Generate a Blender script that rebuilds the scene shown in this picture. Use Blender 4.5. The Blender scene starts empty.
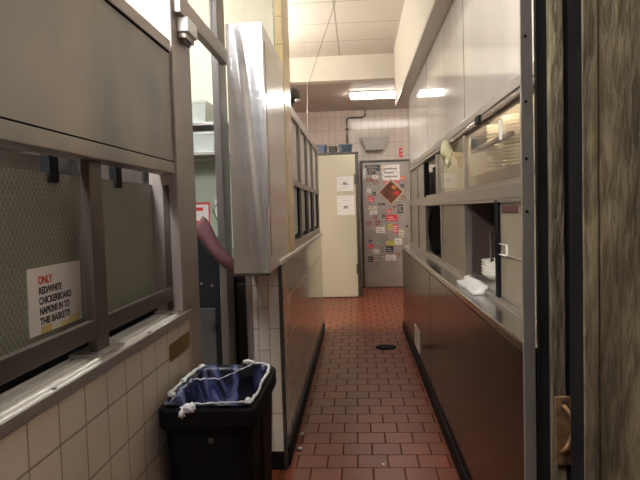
import bpy, bmesh, math, random
from mathutils import Matrix, Vector, noise
random.seed(7)
SC = bpy.context.scene
COL = SC.collection
PI = math.pi

# ------------------------------------------------------------------ materials
MATS = {}
def base_mat(name):
    m = bpy.data.materials.new(name); m.use_nodes = True
    nt = m.node_tree
    b = nt.nodes['Principled BSDF']
    return m, nt, b

def N(nt, kind, **kw):
    n = nt.nodes.new(kind)
    for k, v in kw.items(): setattr(n, k, v)
    return n

def mapping(nt, scale=(1, 1, 1), swz=None):
    tc = N(nt, 'ShaderNodeTexCoord')
    geo = N(nt, 'ShaderNodeNewGeometry')
    src = geo.outputs['Position']
    if swz:
        s = N(nt, 'ShaderNodeSeparateXYZ'); nt.links.new(src, s.inputs[0])
        c = N(nt, 'ShaderNodeCombineXYZ')
        for i, a in enumerate(swz):
            if a in 'xyz': nt.links.new(s.outputs['xyz'.index(a)], c.inputs[i])
        src = c.outputs[0]
    mp = N(nt, 'ShaderNodeMapping'); mp.inputs['Scale'].default_value = scale
    nt.links.new(src, mp.inputs['Vector'])
    return mp

def plain(name, col, rough=.5, metal=0, var=.12, scale=(6, 6, 6), rvar=.1, bump=0, bscale=40, spec=.5, coat=0, detail=4, col2=None):
    if name in MATS: return MATS[name]
    m, nt, b = base_mat(name)
    mp = mapping(nt, scale)
    nz = N(nt, 'ShaderNodeTexNoise'); nz.inputs['Scale'].default_value = 1; nz.inputs['Detail'].default_value = detail
    nt.links.new(mp.outputs[0], nz.inputs['Vector'])
    cr = N(nt, 'ShaderNodeValToRGB')
    cr.color_ramp.elements[0].position = .3; cr.color_ramp.elements[1].position = .7
    c2 = col2 or tuple(min(1, c * (1 + var)) for c in col)
    cr.color_ramp.elements[0].color = tuple(c * (1 - var) for c in col) + (1,)
    cr.color_ramp.elements[1].color = tuple(c2) + (1,)
    nt.links.new(nz.outputs[0], cr.inputs[0]); nt.links.new(cr.outputs[0], b.inputs['Base Color'])
    mr = N(nt, 'ShaderNodeMapRange'); mr.inputs['To Min'].default_value = max(.02, rough - rvar); mr.inputs['To Max'].default_value = min(1, rough + rvar)
    nt.links.new(nz.outputs[0], mr.inputs['Value']); nt.links.new(mr.outputs[0], b.inputs['Roughness'])
    b.inputs['Metallic'].default_value = metal
    b.inputs['Specular IOR Level'].default_value = spec
    b.inputs['Coat Weight'].default_value = coat
    if bump:
        n2 = N(nt, 'ShaderNodeTexNoise'); n2.inputs['Scale'].default_value = bscale; n2.inputs['Detail'].default_value = 5
        nt.links.new(mp.outputs[0], n2.inputs['Vector'])
        bp = N(nt, 'ShaderNodeBump'); bp.inputs['Strength'].default_value = bump; bp.inputs['Distance'].default_value = .01
        nt.links.new(n2.outputs[0], bp.inputs['Height']); nt.links.new(bp.outputs[0], b.inputs['Normal'])
    MATS[name] = m
    return m

def tiles(name, swz, w, h, col, grout, offset=0, rough=.15, shift=(0, 0), mortar=.004, var=.06, bump=.3, spec=.5, dirt=None):
    m, nt, b = base_mat(name)
    mp = mapping(nt, (1, 1, 1), swz)
    mp.inputs['Location'].default_value = (shift[0], shift[1], 0)
    br = N(nt, 'ShaderNodeTexBrick'); br.offset = offset; br.squash = 1
    br.inputs['Scale'].default_value = 1; br.inputs['Brick Width'].default_value = w; br.inputs['Row Height'].default_value = h
    br.inputs['Mortar Size'].default_value = mortar; br.inputs['Mortar Smooth'].default_value = .2; br.inputs['Bias'].default_value = 0
    br.inputs['Color1'].default_value = tuple(c * (1 - var) for c in col) + (1,)
    br.inputs['Color2'].default_value = tuple(min(1, c * (1 + var)) for c in col) + (1,)
    br.inputs['Mortar'].default_value = tuple(grout) + (1,)
    nt.links.new(mp.outputs[0], br.inputs['Vector'])
    out = br.outputs['Color']
    nz = N(nt, 'ShaderNodeTexNoise'); nz.inputs['Scale'].default_value = 2.2; nz.inputs['Detail'].default_value = 6
    mp2 = mapping(nt); nt.links.new(mp2.outputs[0], nz.inputs['Vector'])
    mx = N(nt, 'ShaderNodeMix', data_type='RGBA', blend_type='MULTIPLY')
    cr = N(nt, 'ShaderNodeValToRGB'); cr.color_ramp.elements[0].position = .3; cr.color_ramp.elements[1].position = .65
    d = dirt or .85
    cr.color_ramp.elements[0].color = (d, d, d, 1); cr.color_ramp.elements[1].color = (1, 1, 1, 1)
    nt.links.new(nz.outputs[0], cr.inputs[0])
    mx.inputs[0].default_value = 1
    nt.links.new(out, mx.inputs[6]); nt.links.new(cr.outputs[0], mx.inputs[7]); nt.links.new(mx.outputs[2], b.inputs['Base Color'])
    mr = N(nt, 'ShaderNodeMapRange'); mr.inputs['To Min'].default_value = rough; mr.inputs['To Max'].default_value = .8
    nt.links.new(br.outputs['Fac'], mr.inputs['Value'])
    ad = N(nt, 'ShaderNodeMath', operation='MULTIPLY_ADD'); ad.inputs[1].default_value = .12
    nt.links.new(nz.outputs[0], ad.inputs[0]); nt.links.new(mr.outputs[0], ad.inputs[2]); nt.links.new(ad.outputs[0], b.inputs['Roughness'])
    bp = N(nt, 'ShaderNodeBump', invert=True); bp.inputs['Strength'].default_value = bump; bp.inputs['Distance'].default_value = .003
    nt.links.new(br.outputs['Fac'], bp.inputs['Height']); nt.links.new(bp.outputs[0], b.inputs['Normal'])
    b.inputs['Specular IOR Level'].default_value = spec
    return m

def emit(name, col, s):
    m, nt, b = base_mat(name)
    b.inputs['Base Color'].default_value = (.8, .8, .8, 1)
    b.inputs['Emission Color'].default_value = tuple(col) + (1,); b.inputs['Emission Strength'].default_value = s
    return m

def pane(name, tint, rough=.03, refl=1.0, through=.9):
    """thin glass: clear to look through with a real reflection on top"""
    m, nt, b = base_mat(name); nt.nodes.remove(b)
    out = nt.nodes['Material Output']
    t = N(nt, 'ShaderNodeBsdfTransparent'); t.inputs[0].default_value = tuple(c * through for c in tint) + (1,)
    g = N(nt, 'ShaderNodeBsdfGlossy'); g.inputs['Roughness'].default_value = rough; g.inputs[0].default_value = (refl, refl, refl, 1)
    f = N(nt, 'ShaderNodeFresnel'); f.inputs[0].default_value = 1.33
    d = N(nt, 'ShaderNodeBsdfDiffuse'); d.inputs[0].default_value = tuple(tint) + (1,)
    mx = N(nt, 'ShaderNodeMixShader'); mx0 = N(nt, 'ShaderNodeMixShader'); mx0.inputs[0].default_value = .03
    nt.links.new(t.outputs[0], mx0.inputs[1]); nt.links.new(d.outputs[0], mx0.inputs[2])
    gg = N(nt, 'ShaderNodeNewGeometry'); inv = N(nt, 'ShaderNodeMath', operation='SUBTRACT'); inv.inputs[0].default_value = 1
    mu = N(nt, 'ShaderNodeMath', operation='MULTIPLY')      # reflect on the outer face only
    nt.links.new(gg.outputs['Backfacing'], inv.inputs[1]); nt.links.new(inv.outputs[0], mu.inputs[0]); nt.links.new(f.outputs[0], mu.inputs[1])
    nt.links.new(mu.outputs[0], mx.inputs[0]); nt.links.new(mx0.outputs[0], mx.inputs[1]); nt.links.new(g.outputs[0], mx.inputs[2])
    nt.links.new(mx.outputs[0], out.inputs[0])
    return m

M = {}
M['floor'] = tiles('quarry_tile', 'xy', .155, .155, (.205, .052, .023), (.11, .031, .016), .5, .28, (.03, .05), .005, .13, .5, .22, .72)
M['walltile_x'] = tiles('cream_wall_tile', 'yz', .1115, .124, (.64, .55, .45), (.27, .22, .17), 0, .12, (.006, -.848 + .124 * 7), .003, .03)
M['corr_tile'] = tiles('glazed_corridor_tile', 'yz', .108, .216, (.50, .42, .30), (.38, .31, .21), .5, .02, (0, .03), .0025, .04, .1, .8)
M['endtile'] = tiles('white_end_tile', 'zx', .216, .054, (.76, .72, .65), (.34, .31, .27), .5, .15, (.04, .02), .0022, .04)
M['fartile'] = tiles('far_wall_tile', 'xz', .108, .216, (.66, .56, .50), (.42, .35, .31), 0, .08, (0, 0), .004, .04)
M['kitchen_upper'] = tiles('kitchen_wall_tile', 'xz', .152, .152, (.76, .74, .64), (.70, .68, .58), 0, .2, (0, 0), .003, .03)
M['ceiling'] = tiles('ceiling_tile', 'xy', 1.22, .61, (.72, .67, .58), (.42, .37, .31), 0, .7, (.16, .22 + .61 * 6), .008, .02, .3, .2, .94)
M['plaster'] = plain('cream_paint', (.74, .69, .60), .55, var=.03, rvar=.05)
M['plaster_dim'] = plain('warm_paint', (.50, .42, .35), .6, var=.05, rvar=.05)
M['dark_wall'] = plain('dark_wall', (.16, .13, .11), .7, var=.2)
M['panel'] = plain('dull_steel', (.215, .215, .215), .42, .5, var=.12, scale=(3, 3.6, 3.2), rvar=.1, detail=2, col2=(.36, .315, .265))
M['alu'] = plain('aluminium_frame', (.38, .33, .30), .4, .6, var=.06, scale=(3, 3, 8))
M['alu_dark'] = plain('dark_aluminium', (.11, .10, .092), .4, .5, var=.1, scale=(3, 3, 8))
M['bronze'] = plain('worn_bronze_steel', (.085, .068, .056), .42, .35, var=.15, scale=(9, 9, 3))
M['steel'] = plain('brushed_steel', (.78, .78, .80), .24, .85, var=.07, scale=(2.2, 2.2, 30), rvar=.07, bump=.03, bscale=3)
M['steel_x'] = plain('counter_steel', (.55, .53, .51), .22, 1, var=.08, scale=(8, 2, 20), rvar=.08)
M['steel_dark'] = plain('dark_polished_steel', (.095, .062, .05), .2, .9, var=.2, scale=(14, 16, .7), rvar=.06, bump=.04, bscale=1.2)
M['white_gloss'] = plain('white_glossy_laminate', (.70, .66, .61), .07, 0, var=.06, scale=(3, 5, .8), rvar=.03, spec=.9)
M['case_back'] = plain('beige_case_back', (.33, .28, .20), .45, .2, var=.12, scale=(3, 3, 2))
M['case_frame'] = plain('case_frame_steel', (.44, .40, .36), .3, .8, var=.05, scale=(3, 1.2, 5), rvar=.05)
M['ledge'] = plain('white_marble_ledge', (.78, .75, .70), .25, 0, var=.06, scale=(9, 3, 9), rvar=.06)
M['black'] = plain('black_plastic', (.005, .005, .006), .6, 0, var=.3, spec=.15)
M['cab_grey'] = plain('added_cabinet_grey', (.055, .048, .048), .5, 0, var=.1)
M['hood_grey'] = plain('grey_hood_paint', (.34, .31, .29), .6, 0, var=.05)
M['matte_black'] = plain('matte_black_and_shade', (.010, .009, .009), .95, 0, var=.3, spec=0, rvar=.03)  # black parts, and the shade on the doorway's inner side
M['blackgloss'] = plain('black_enamel', (.02, .018, .018), .15, 0, var=.3)
M['darkpanel'] = plain('smoked_door', (.035, .038, .035), .3, .1, var=.3)
M['rubber'] = plain('black_rubber_base', (.010, .009, .009), .6, 0, var=.3, spec=.1)
M['yellow'] = tiles('yellow_trim_tile', 'yz', 2, .152, (.72, .55, .27), (.42, .32, .18), 0, .15, (0, .06), .003, .04)
M['cream_metal'] = plain('cream_enamel', (.56, .525, .41), .2, 0, var=.03, scale=(2, 2, 1))
M['chrome'] = plain('chrome', (.8, .8, .8), .08, 1, var=.02)
M['paper'] = plain('white_paper', (.78, .76, .76), .7, 0, var=.04)
M['paper_dull'] = plain('laminated_paper', (.68, .62, .60), .3, 0, var=.05)
M['tape'] = plain('yellowed_tape', (.60, .44, .16), .4, 0, var=.1)
M['ink'] = plain('black_ink', (.015, .012, .012), .5, 0, var=.1)
M['redink'] = plain('red_ink', (.62, .03, .03), .5, 0, var=.1)
M['brass'] = plain('brass_plate', (.38, .27, .08), .3, .85, var=.15)
M['white'] = plain('white_plastic', (.80, .79, .76), .3, 0, var=.03)
M['greenish'] = plain('pale_green_wall', (.36, .42, .34), .4, 0, var=.05)
M['grey_tub'] = plain('grey_plastic', (.42, .47, .47), .45, 0, var=.05)
M['maroon'] = plain('maroon_cloth', (.085, .028, .032), .8, 0, var=.2, scale=(14, 14, 14))
M['china'] = plain('white_china', (.82, .78, .70), .15, 0, var=.03)
M['glove'] = plain('pale_rubber', (.70, .66, .42), .4, 0, var=.08)
M['doorskin'] = plain('scuffed_door_skin', (.40, .35, .33), .32, .35, var=.12, scale=(5, 5, 5), rvar=.08)
M['darkmetal'] = plain('dark_metal', (.12, .11, .10), .35, .8, var=.2)
M['pan_blue'] = plain('blue_steel_pan', (.12, .15, .22), .22, .9, var=.15, scale=(12, 12, 12))
M['rust'] = plain('rusty_iron', (.16, .07, .03), .5, .6, var=.5, scale=(30, 30, 30), col2=(.30, .17, .08), bump=.3)
M['green_wire'] = plain('green_cord', (.08, .22, .06), .5, 0, var=.1)
M['napkin'] = plain('white_cloth', (.82, .80, .77), .8, 0, var=.05)
M['dark_room'] = plain('dark_brown_panel', (.075, .05, .042), .4, .1, var=.2)
M['added_fluor_case'] = emit('added_case_tube', (1, .88, .70), 60)
M['fluor'] = emit('fluorescent_diffuser', (1, .95, .86), 22)
M['fluor_kit'] = emit('kitchen_tube_diffuser', (1, .97, .84), 22)
M['added_fluor_hang'] = emit('added_hanging_diffuser', (1, .94, .86), 46)
M['fluor_near'] = emit('near_tube_diffuser', (1, .97, .93), 7)
M['clear'] = pane('clear_pane', (.98, .99, .98), .03, .8, .98)
M['clear_case'] = pane('case_pane', (.85, .82, .75), .05, .9, .9)

def weathered():
    m, nt, b = base_mat('weathered_paint')
    mp = mapping(nt, (9, 9, 2.2)); mp2 = mapping(nt, (60, 60, 14))
    n1 = N(nt, 'ShaderNodeTexNoise'); n1.inputs['Scale'].default_value = 1; n1.inputs['Detail'].default_value = 8; n1.inputs['Roughness'].default_value = .65
    n2 = N(nt, 'ShaderNodeTexNoise'); n2.inputs['Scale'].default_value = 1; n2.inputs['Detail'].default_value = 6
    nt.links.new(mp.outputs[0], n1.inputs['Vector']); nt.links.new(mp2.outputs[0], n2.inputs['Vector'])
    cr = N(nt, 'ShaderNodeValToRGB'); e = cr.color_ramp.elements
    e[0].position = .35; e[0].color = (.045, .032, .018, 1); e[1].position = .68; e[1].color = (.25, .205, .12, 1)
    x = e.new(.5); x.color = (.12, .093, .052, 1)
    nt.links.new(n1.outputs[0], cr.inputs[0])
    cr2 = N(nt, 'ShaderNodeValToRGB'); cr2.color_ramp.elements[0].position = .3; cr2.color_ramp.elements[0].color = (.45, .42, .38, 1); cr2.color_ramp.elements[1].position = .55
    nt.links.new(n2.outputs[0], cr2.inputs[0])
    mx = N(nt, 'ShaderNodeMix', data_type='RGBA', blend_type='MULTIPLY'); mx.inputs[0].default_value = 1
    nt.links.new(cr.outputs[0], mx.inputs[6]); nt.links.new(cr2.outputs[0], mx.inputs[7]); nt.links.new(mx.outputs[2], b.inputs['Base Color'])
    b.inputs['Roughness'].default_value = .75
    bp = N(nt, 'ShaderNodeBump'); bp.inputs['Strength'].default_value = 1; bp.inputs['Distance'].default_value = .012
    nt.links.new(n2.outputs[0], bp.inputs['Height']); nt.links.new(bp.outputs[0], b.inputs['Normal'])
    return m
M['weathered'] = weathered()

def patterned_glass():
    m, nt, b = base_mat('patterned_wire_glass')
    mp = mapping(nt, (1, 1, 1), 'yz')
    def wave(rot, sc):
        mm = N(nt, 'ShaderNodeMapping'); mm.inputs['Rotation'].default_value = (0, 0, rot)
        nt.links.new(mp.outputs[0], mm.inputs[0])
        w = N(nt, 'ShaderNodeTexWave'); w.inputs['Scale'].default_value = sc; w.inputs['Distortion'].default_value = .6; w.inputs['Detail'].default_value = 1
        nt.links.new(mm.outputs[0], w.inputs[0]); return w
    a = wave(.62, 24); c = wave(-.62, 24)
    mul = N(nt, 'ShaderNodeMath', operation='MAXIMUM'); nt.links.new(a.outputs[1], mul.inputs[0]); nt.links.new(c.outputs[1], mul.inputs[1])
    cr = N(nt, 'ShaderNodeValToRGB'); e = cr.color_ramp.elements
    e[0].position = .55; e[0].color = (.21, .205, .16, 1); e[1].position = 1; e[1].color = (.30, .295, .24, 1)
    nt.links.new(mul.outputs[0], cr.inputs[0]); nt.links.new(cr.outputs[0], b.inputs['Base Color'])
    b.inputs['Roughness'].default_value = .25
    b.inputs['Transmission Weight'].default_value = .25
    bp = N(nt, 'ShaderNodeBump'); bp.inputs['Strength'].default_value = .2; bp.inputs['Distance'].default_value = .003
    nt.links.new(mul.outputs[0], bp.inputs['Height']); nt.links.new(bp.outputs[0], b.inputs['Normal'])
    return m
M['wireglass'] = patterned_glass()

def bag_film():
    m, nt, b = base_mat('blue_bag_film')
    tc = mapping(nt, (9, 9, 3))
    n1 = N(nt, 'ShaderNodeTexNoise'); n1.inputs['Scale'].default_value = 1.6; n1.inputs['Detail'].default_value = 5; n1.inputs['Distortion'].default_value = 1.6
    nt.links.new(tc.outputs[0], n1.inputs['Vector'])
    cr = N(nt, 'ShaderNodeValToRGB'); e = cr.color_ramp.elements
    e[0].position = .44; e[0].color = (.006, .007, .015, 1); e[1].position = .74; e[1].color = (.26, .29, .48, 1)
    x = e.new(.52); x.color = (.02, .028, .11, 1)
    nt.links.new(n1.outputs[0], cr.inputs[0]); nt.links.new(cr.outputs[0], b.inputs['Base Color'])
    b.inputs['Roughness'].default_value = .2
    return m
M['bag'] = bag_film()
M['bagwhite'] = plain('white_bag_edge', (.72, .72, .76), .35, 0, var=.12, scale=(40, 40, 40))

# colours for notices stuck to the far door
for k, c in dict(k=(.035, .035, .04), w=(.78, .72, .70), o=(.75, .16, .05), r=(.30, .08, .07), b=(.28, .17, .10), p=(.70, .12, .15),
                 g=(.28, .34, .26), R=(.72, .05, .06), y=(.62, .48, .12), c=(.68, .58, .44), gy=(.27, .26, .26), t=(.22, .18, .16)).items():
    M['st_' + k] = plain('notice_' + {'k': 'black', 'w': 'white', 'o': 'orange', 'r': 'dark_red', 'b': 'brown', 'p': 'pink', 'g': 'green', 'R': 'red',
                                     'y': 'yellow', 'c': 'cream', 'gy': 'grey', 't': 'taupe'}[k], c, .45, 0, var=.3, scale=(35, 35, 35))

M['dia1'] = plain('cream_poster_edge', (.55, .42, .28), .4, 0, .15, (30, 30, 30)); M['dia2'] = plain('brown_picture', (.10, .03, .018), .4, 0, .4, (16, 16, 16), col2=(.22, .065, .03)); M['faint'] = plain('faint_print', (.50, .49, .49), .6, 0, .1)
# ------------------------------------------------------------------ mesh builder
class MB:
    def __init__(s): s.bm = bmesh.new()
    def box(s, x0, x1, y0, y1, z0, z1, bev=0, seg=2):
        r = bmesh.ops.create_cube(s.bm, size=1)
        vs = r['verts']
        for v in vs:
            v.co = Vector(((x0 + x1) / 2 + v.co.x * (x1 - x0), (y0 + y1) / 2 + v.co.y * (y1 - y0), (z0 + z1) / 2 + v.co.z * (z1 - z0)))
        if bev:
            es = list({e for v in vs for e in v.link_edges})
            bmesh.ops.bevel(s.bm, geom=es, offset=bev, segments=seg, affect='EDGES', profile=.6)
        return s
    def cyl(s, p0, p1, r, r2=None, seg=16, bev=0):
        p0 = Vector(p0); p1 = Vector(p1); d = p1 - p0
        q = d.to_track_quat('Z', 'Y').to_matrix().to_4x4()
        mt = Matrix.Translation((p0 + p1) / 2) @ q
        bmesh.ops.create_cone(s.bm, cap_ends=True, segments=seg, radius1=r, radius2=r if r2 is None else r2, depth=d.length, matrix=mt)
        return s
    def loft(s, rings, cap0=True, cap1=True, closed=True):
        R = [[s.bm.verts.new(p) for p in ring] for ring in rings]
        n = len(R[0])
        for a, b in zip(R[:-1], R[1:]):
            for i in range(n if closed else n - 1):
                j = (i + 1) % n
                s.bm.faces.new((a[i], a[j], b[j], b[i]))
        if cap0 and closed: s.bm.faces.new(list(reversed(R[0])))
        if cap1 and closed: s.bm.faces.new(R[-1])
        return s
    def tube(s, pts, r, seg=8, rad=None):
        pts = [Vector(p) for p in pts]; rings = []
        up = Vector((0, 0, 1))
        for i, p in enumerate(pts):
            t = (pts[min(i + 1, len(pts) - 1)] - pts[max(i - 1, 0)]).normalized()
            a = t.cross(up)
            if a.length < .05: a = t.cross(Vector((1, 0, 0)))
            a.normalize(); b = t.cross(a).normalized(); up = -b if False else up
            rr = rad[i] if rad else r
            rings.append([p + a * math.cos(k * 2 * PI / seg) * rr + b * math.sin(k * 2 * PI / seg) * rr for k in range(seg)])
        return s.loft(rings)
    def prism(s, poly, axis, a0, a1):
        def P(u, v, w):
            return {'x': (w, u, v), 'y': (u, w, v), 'z': (u, v, w)}[axis]
        return s.loft([[P(u, v, a0) for u, v in poly], [P(u, v, a1) for u, v in poly]])
    def lathe(s, prof, c, seg=24, sx=1, sy=1):
        return s.loft([[(c[0] + r * sx * math.cos(k * 2 * PI / seg), c[1] + r * sy * math.sin(k * 2 * PI / seg), c[2] + z) for k in range(seg)] for r, z in prof])
    def build(s, name, mat, parent=None, smooth=False, origin=None):
        bm = s.bm
        bmesh.ops.recalc_face_normals(bm, faces=bm.faces)
        if parent is not None:
            org = root_loc(parent)
        elif origin is not None: org = Vector(origin)
        else:
            xs = [v.co.x for v in bm.verts]; ys = [v.co.y for v in bm.verts]; zs = [v.co.z for v in bm.verts]
            org = Vector(((min(xs) + max(xs)) / 2, (min(ys) + max(ys)) / 2, min(zs)))
        for v in bm.verts: v.co -= org
        me = bpy.data.meshes.new(name); bm.to_mesh(me); bm.free()
        me.materials.append(M[mat] if isinstance(mat, str) else mat)
        if smooth:
            for p in me.polygons: p.use_smooth = True
        o = bpy.data.objects.new(name, me); COL.objects.link(o)
        if parent is not None: o.parent = parent
        else: o.location = org
        return o

def root_loc(o):
    v = Vector(o.location)
    while o.parent: o = o.parent; v += Vector(o.location)
    return v

def box(*a, **k): return MB().box(*a, **k)

def tag(o, label, cat, group=None, kind=None):
    o['label'] = label; o['category'] = cat
    if group: o['group'] = group
    if kind: o['kind'] = kind
    return o
def thing(name, loc, label, cat, group=None):
    o = bpy.data.objects.new(name, None); COL.objects.link(o); o.location = loc; o.empty_display_size = .1
    return tag(o, label, cat, group)
def struct(o, label=None):
    o['kind'] = 'structure'
    if label: o['label'] = label
    return o
def copy_tree(o, parent=None):
    c = o.copy(); COL.objects.link(c)
    if parent is not None: c.parent = parent
    for ch in list(o.children): copy_tree(ch, c)
    return c

def text_mesh(name, s, size, mat, parent, loc, rot, extrude=.0006, offset=.0, sx=1.0, origin_parent=True, align='LEFT'):
    cu = bpy.data.curves.new(name, 'FONT'); cu.body = s; cu.size = size; cu.extrude = extrude; cu.offset = offset; cu.align_x = align
    to = bpy.data.objects.new(name + '_tmp', cu); COL.objects.link(to)
    dg = bpy.context.evaluated_depsgraph_get()
    me = bpy.data.meshes.new_from_object(to.evaluated_get(dg))
    bpy.data.objects.remove(to); bpy.data.curves.remove(cu)
    me.name = name
    me.materials.clear(); me.materials.append(M[mat])
    mt = Matrix.Translation(Vector(loc) - (root_loc(parent) if parent else Vector((0, 0, 0)))) @ rot.to_4x4() @ Matrix.Diagonal((sx, 1, 1, 1))
    me.transform(mt)
    o = bpy.data.objects.new(name, me); COL.objects.link(o)
    if parent: o.parent = parent
    return o
ROT_XPLANE = Matrix(((0, 0, 1), (1, 0, 0), (0, 1, 0)))      # text reads along +Y, faces +X
ROT_YPLANE = Matrix(((1, 0, 0), (0, 0, -1), (0, 1, 0)))     # text reads along +X, faces -Y

# ------------------------------------------------------------------ setting
struct(box(-3.5, 1.6, -2.6, 9.9, -.1, 0).build('floor', 'floor'), 'red-brown square quarry tile floor')
struct(box(-3.5, 1.6, -2.6, 7.25, 3.13, 3.3).build('ceiling', 'ceiling'), 'cream drop ceiling with square tiles')
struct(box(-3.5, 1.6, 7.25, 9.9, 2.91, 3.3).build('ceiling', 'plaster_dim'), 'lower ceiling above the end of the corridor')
struct(box(-3.5, 1.6, 7.1, 7.25, 2.84, 3.13).build('trim_1', 'plaster'), 'cream bulkhead crossing the ceiling')
struct(box(-3.5, 1.6, 9.72, 9.9, 0, 2.91).build('wall_back', 'fartile'), 'white glazed tile wall at the end of the corridor')
struct(box(-3.6, -3.5, -2.6, 9.9, 0, 3.3).build('wall_left', 'plaster'))
struct(box(1.6, 1.7, -2.6, 9.9, 0, 3.3).build('wall_right', 'plaster'))
struct(box(-3.5, 1.6, -2.7, -2.6, 0, 3.3).build('wall_front', 'dark_wall'))
# soffit above the right-hand cabinets
struct(box(.47, 1.6, 1.64, 6.85, 2.475, 3.13).build('trim_2', 'plaster'), 'white soffit above the upper cabinets')
struct(box(.471, .585, 1.64, 6.84, 2.455, 2.475).build('trim_3', 'case_frame'), 'metal strip under the soffit')
# partition behind the right-hand cabinets
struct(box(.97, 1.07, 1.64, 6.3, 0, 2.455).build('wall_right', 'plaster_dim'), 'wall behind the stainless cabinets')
# kitchen wall that ends behind the steel box
kw = struct(box(-3.5, -.56, 4.2, 4.32, 0, 3.13).build('wall_left', 'kitchen_upper'), 'pale tiled kitchen wall')

# --- front left: tiled half wall with its ledge
struct(box(-.74, -.6, -1.6, 2.03, 0, .942).build('wall_left', 'walltile_x'), 'half wall of cream square tiles')
t = thing('counter_ledge', (-.665, .2, .942), 'white ledge with raised ridges and grey metal edging on top of the tiled half wall', 'ledge')
box(-.735, -.598, -1.6, 2.03, .942, .958).build('slab', 'ledge', t)
for x0, x1 in ((-.732, -.690), (-.672, -.645), (-.628, -.616)):
    box(x0, x1, -1.6, 2.02, .956, .966, bev=.003).build('ridge', 'ledge', t)
box(-.602, -.593, -1.6, 2.035, .938, .963, bev=.002).build('edge_strip', 'alu', t)['label'] = 'grey metal edge strip'
for y in (.78, 1.12, 1.66):
    MB().cyl((-.613, y, .957), (-.613, y, .9605), .006, seg=10).build('screw', 'darkmetal', t)

# divider on the ledge: posts, rail, patterned glass
t = thing('glass_divider', (-.67, .9, .958), 'bronze metal divider with patterned wire glass standing on the white ledge', 'divider')
for y0 in (.12, .74, 1.36, 1.95):
    p = box(-.654, -.631, y0, y0 + .07, .966, 1.435 if y0 < 1.5 else 1.40, bev=.003).build('post', 'bronze', t)
    box(-.69, -.606, y0 - .03, y0 + .10, .9662, .975, bev=.002).build('base_plate', 'case_frame', p)
for y0, y1 in ((-1.5, .12), (.19, .74), (.81, 1.36), (1.43, 1.95)):
    box(-.652, -.633, y0, y1, 1.008, 1.052, bev=.002).build('rail', 'bronze', t)
for y0, y1 in ((-.5, .7), (.701, 1.385), (1.386, 2.035)):
    box(-.698, -.690, y0, y1, 1.0, 1.402).build('glass_pane', 'wireglass', t)
box(-.70, -.688, -1.5, 2.035, .967, 1.0).build('glass_channel', 'matte_black', t)
box(-.712, -.70, -1.5, 2.035, 1.0, 1.03).build('glass_channel', 'darkmetal', t)
for y in (.62, 1.28, 1.645):
    box(-.706, -.684, y, y + .042, 1.38, 1.455, bev=.002).build('clip', 'black', t)

# sign on the glass
sg = thing('paper_sign', (-.686, 1.29, 1.05), 'white paper sign about napkins taped to the wire glass', 'sign')
box(-.6895, -.687, 1.172, 1.405, 1.050, 1.194).build('sheet', 'paper_dull', sg)
ty = 1.213
for i, (s, mt) in enumerate((('ONLY', 'redink'), ('RED/WHITE', 'ink'), ('CHICKERBOARD', 'ink'), ('NAPKINS IN TO', 'ink'), ('THIS BASKET!!', 'ink'))):
    wd = (.058, .098, .142, .130, .130)[i]
    o = text_mesh('lettering', s, .0215 if i else .024, mt, sg, (-.6866, ty, 1.158 - i * .0222), ROT_XPLANE, .0002, .0007)
    xs = [v.co.y for v in o.data.vertices]; a, b_ = min(xs), max(xs)
    for v in o.data.vertices: v.co.y = a + (v.co.y - a) * wd / (b_ - a)
for y0, z0, z1 in ((1.215, 1.050, 1.066), (1.30, 1.050, 1.062), (1.345, 1.05, 1.068)):
    box(-.6868, -.6862, y0, y0 + .045, z0, z1).build('tape_piece', 'tape', sg)

# hanging steel panel above the divider
t = thing('steel_wall_panel', (-.63, .2, 1.435), 'large dull grey steel panel in a metal frame above the glass divider', 'panel')
for za, zb in ((1.472, 1.4765), (1.8305, 1.835)): box(-.62, -.604, -1.6, 1.925, za, zb).build('gasket', 'matte_black', t)
box(-.66, -.607, -1.6, 1.925, 1.4765, 1.8305).build('panel_sheet', 'panel', t)
box(-.665, -.6, -1.6, 1.93, 1.435, 1.472, bev=.003).build('frame_rail', 'panel', t)
box(-.665, -.6, -1.6, 1.93, 1.835, 1.872, bev=.003).build('frame_rail', 'alu', t)
box(-.665, -.61, 1.926, 1.95, 1.435, 1.872, bev=.002).build('frame_rail', 'panel', t)
# post, door frame, transoms
struct(box(-.70, -.6, 1.952, 2.085, .968, 2.5, bev=.004).build('trim_4', 'alu'), 'grey metal post at the end of the panel')
struct(box(-.69, -.605, 2.09, 2.185, 0, 2.5, bev=.004).build('trim_5', 'alu'), 'grey metal door post')
struct(box(-.74, -.6, 2.03, 2.088, 0, .966).build('trim_6', 'alu'), 'grey end cap of the tiled half wall')
struct(box(-.605, -.575, 1.98, 2.72, 1.98, 2.045, bev=.003).build('trim_7', 'alu'), 'metal transom bar over the opening')
struct(box(-.64, -.605, 2.655, 2.80, 0, 3.13, bev=.003).build('trim_8', 'alu_dark'), 'dark metal post behind the steel box')
struct(box(-.66, -.61, -1.6, 2.76, 2.5, 2.56, bev=.003).build('trim_9', 'alu'), 'upper bar of the glazed screen')
struct(box(-.632, -.626, -1.6, 1.95, 1.872, 2.5).build('window_1', 'clear'), 'clear pane above the steel panel')
struct(box(-.632, -.626, 2.185, 2.655, 2.075, 2.5).build('window_2', 'clear'), 'clear pane above the opening')
struct(MB().prism([(-.62, 2.56), (-.58, 2.56), (-.44, 2.33), (-.48, 2.33)], 'y', 2.80, 2.85).build('trim_10', 'alu'), 'slanting metal bar above the steel box')

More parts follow.
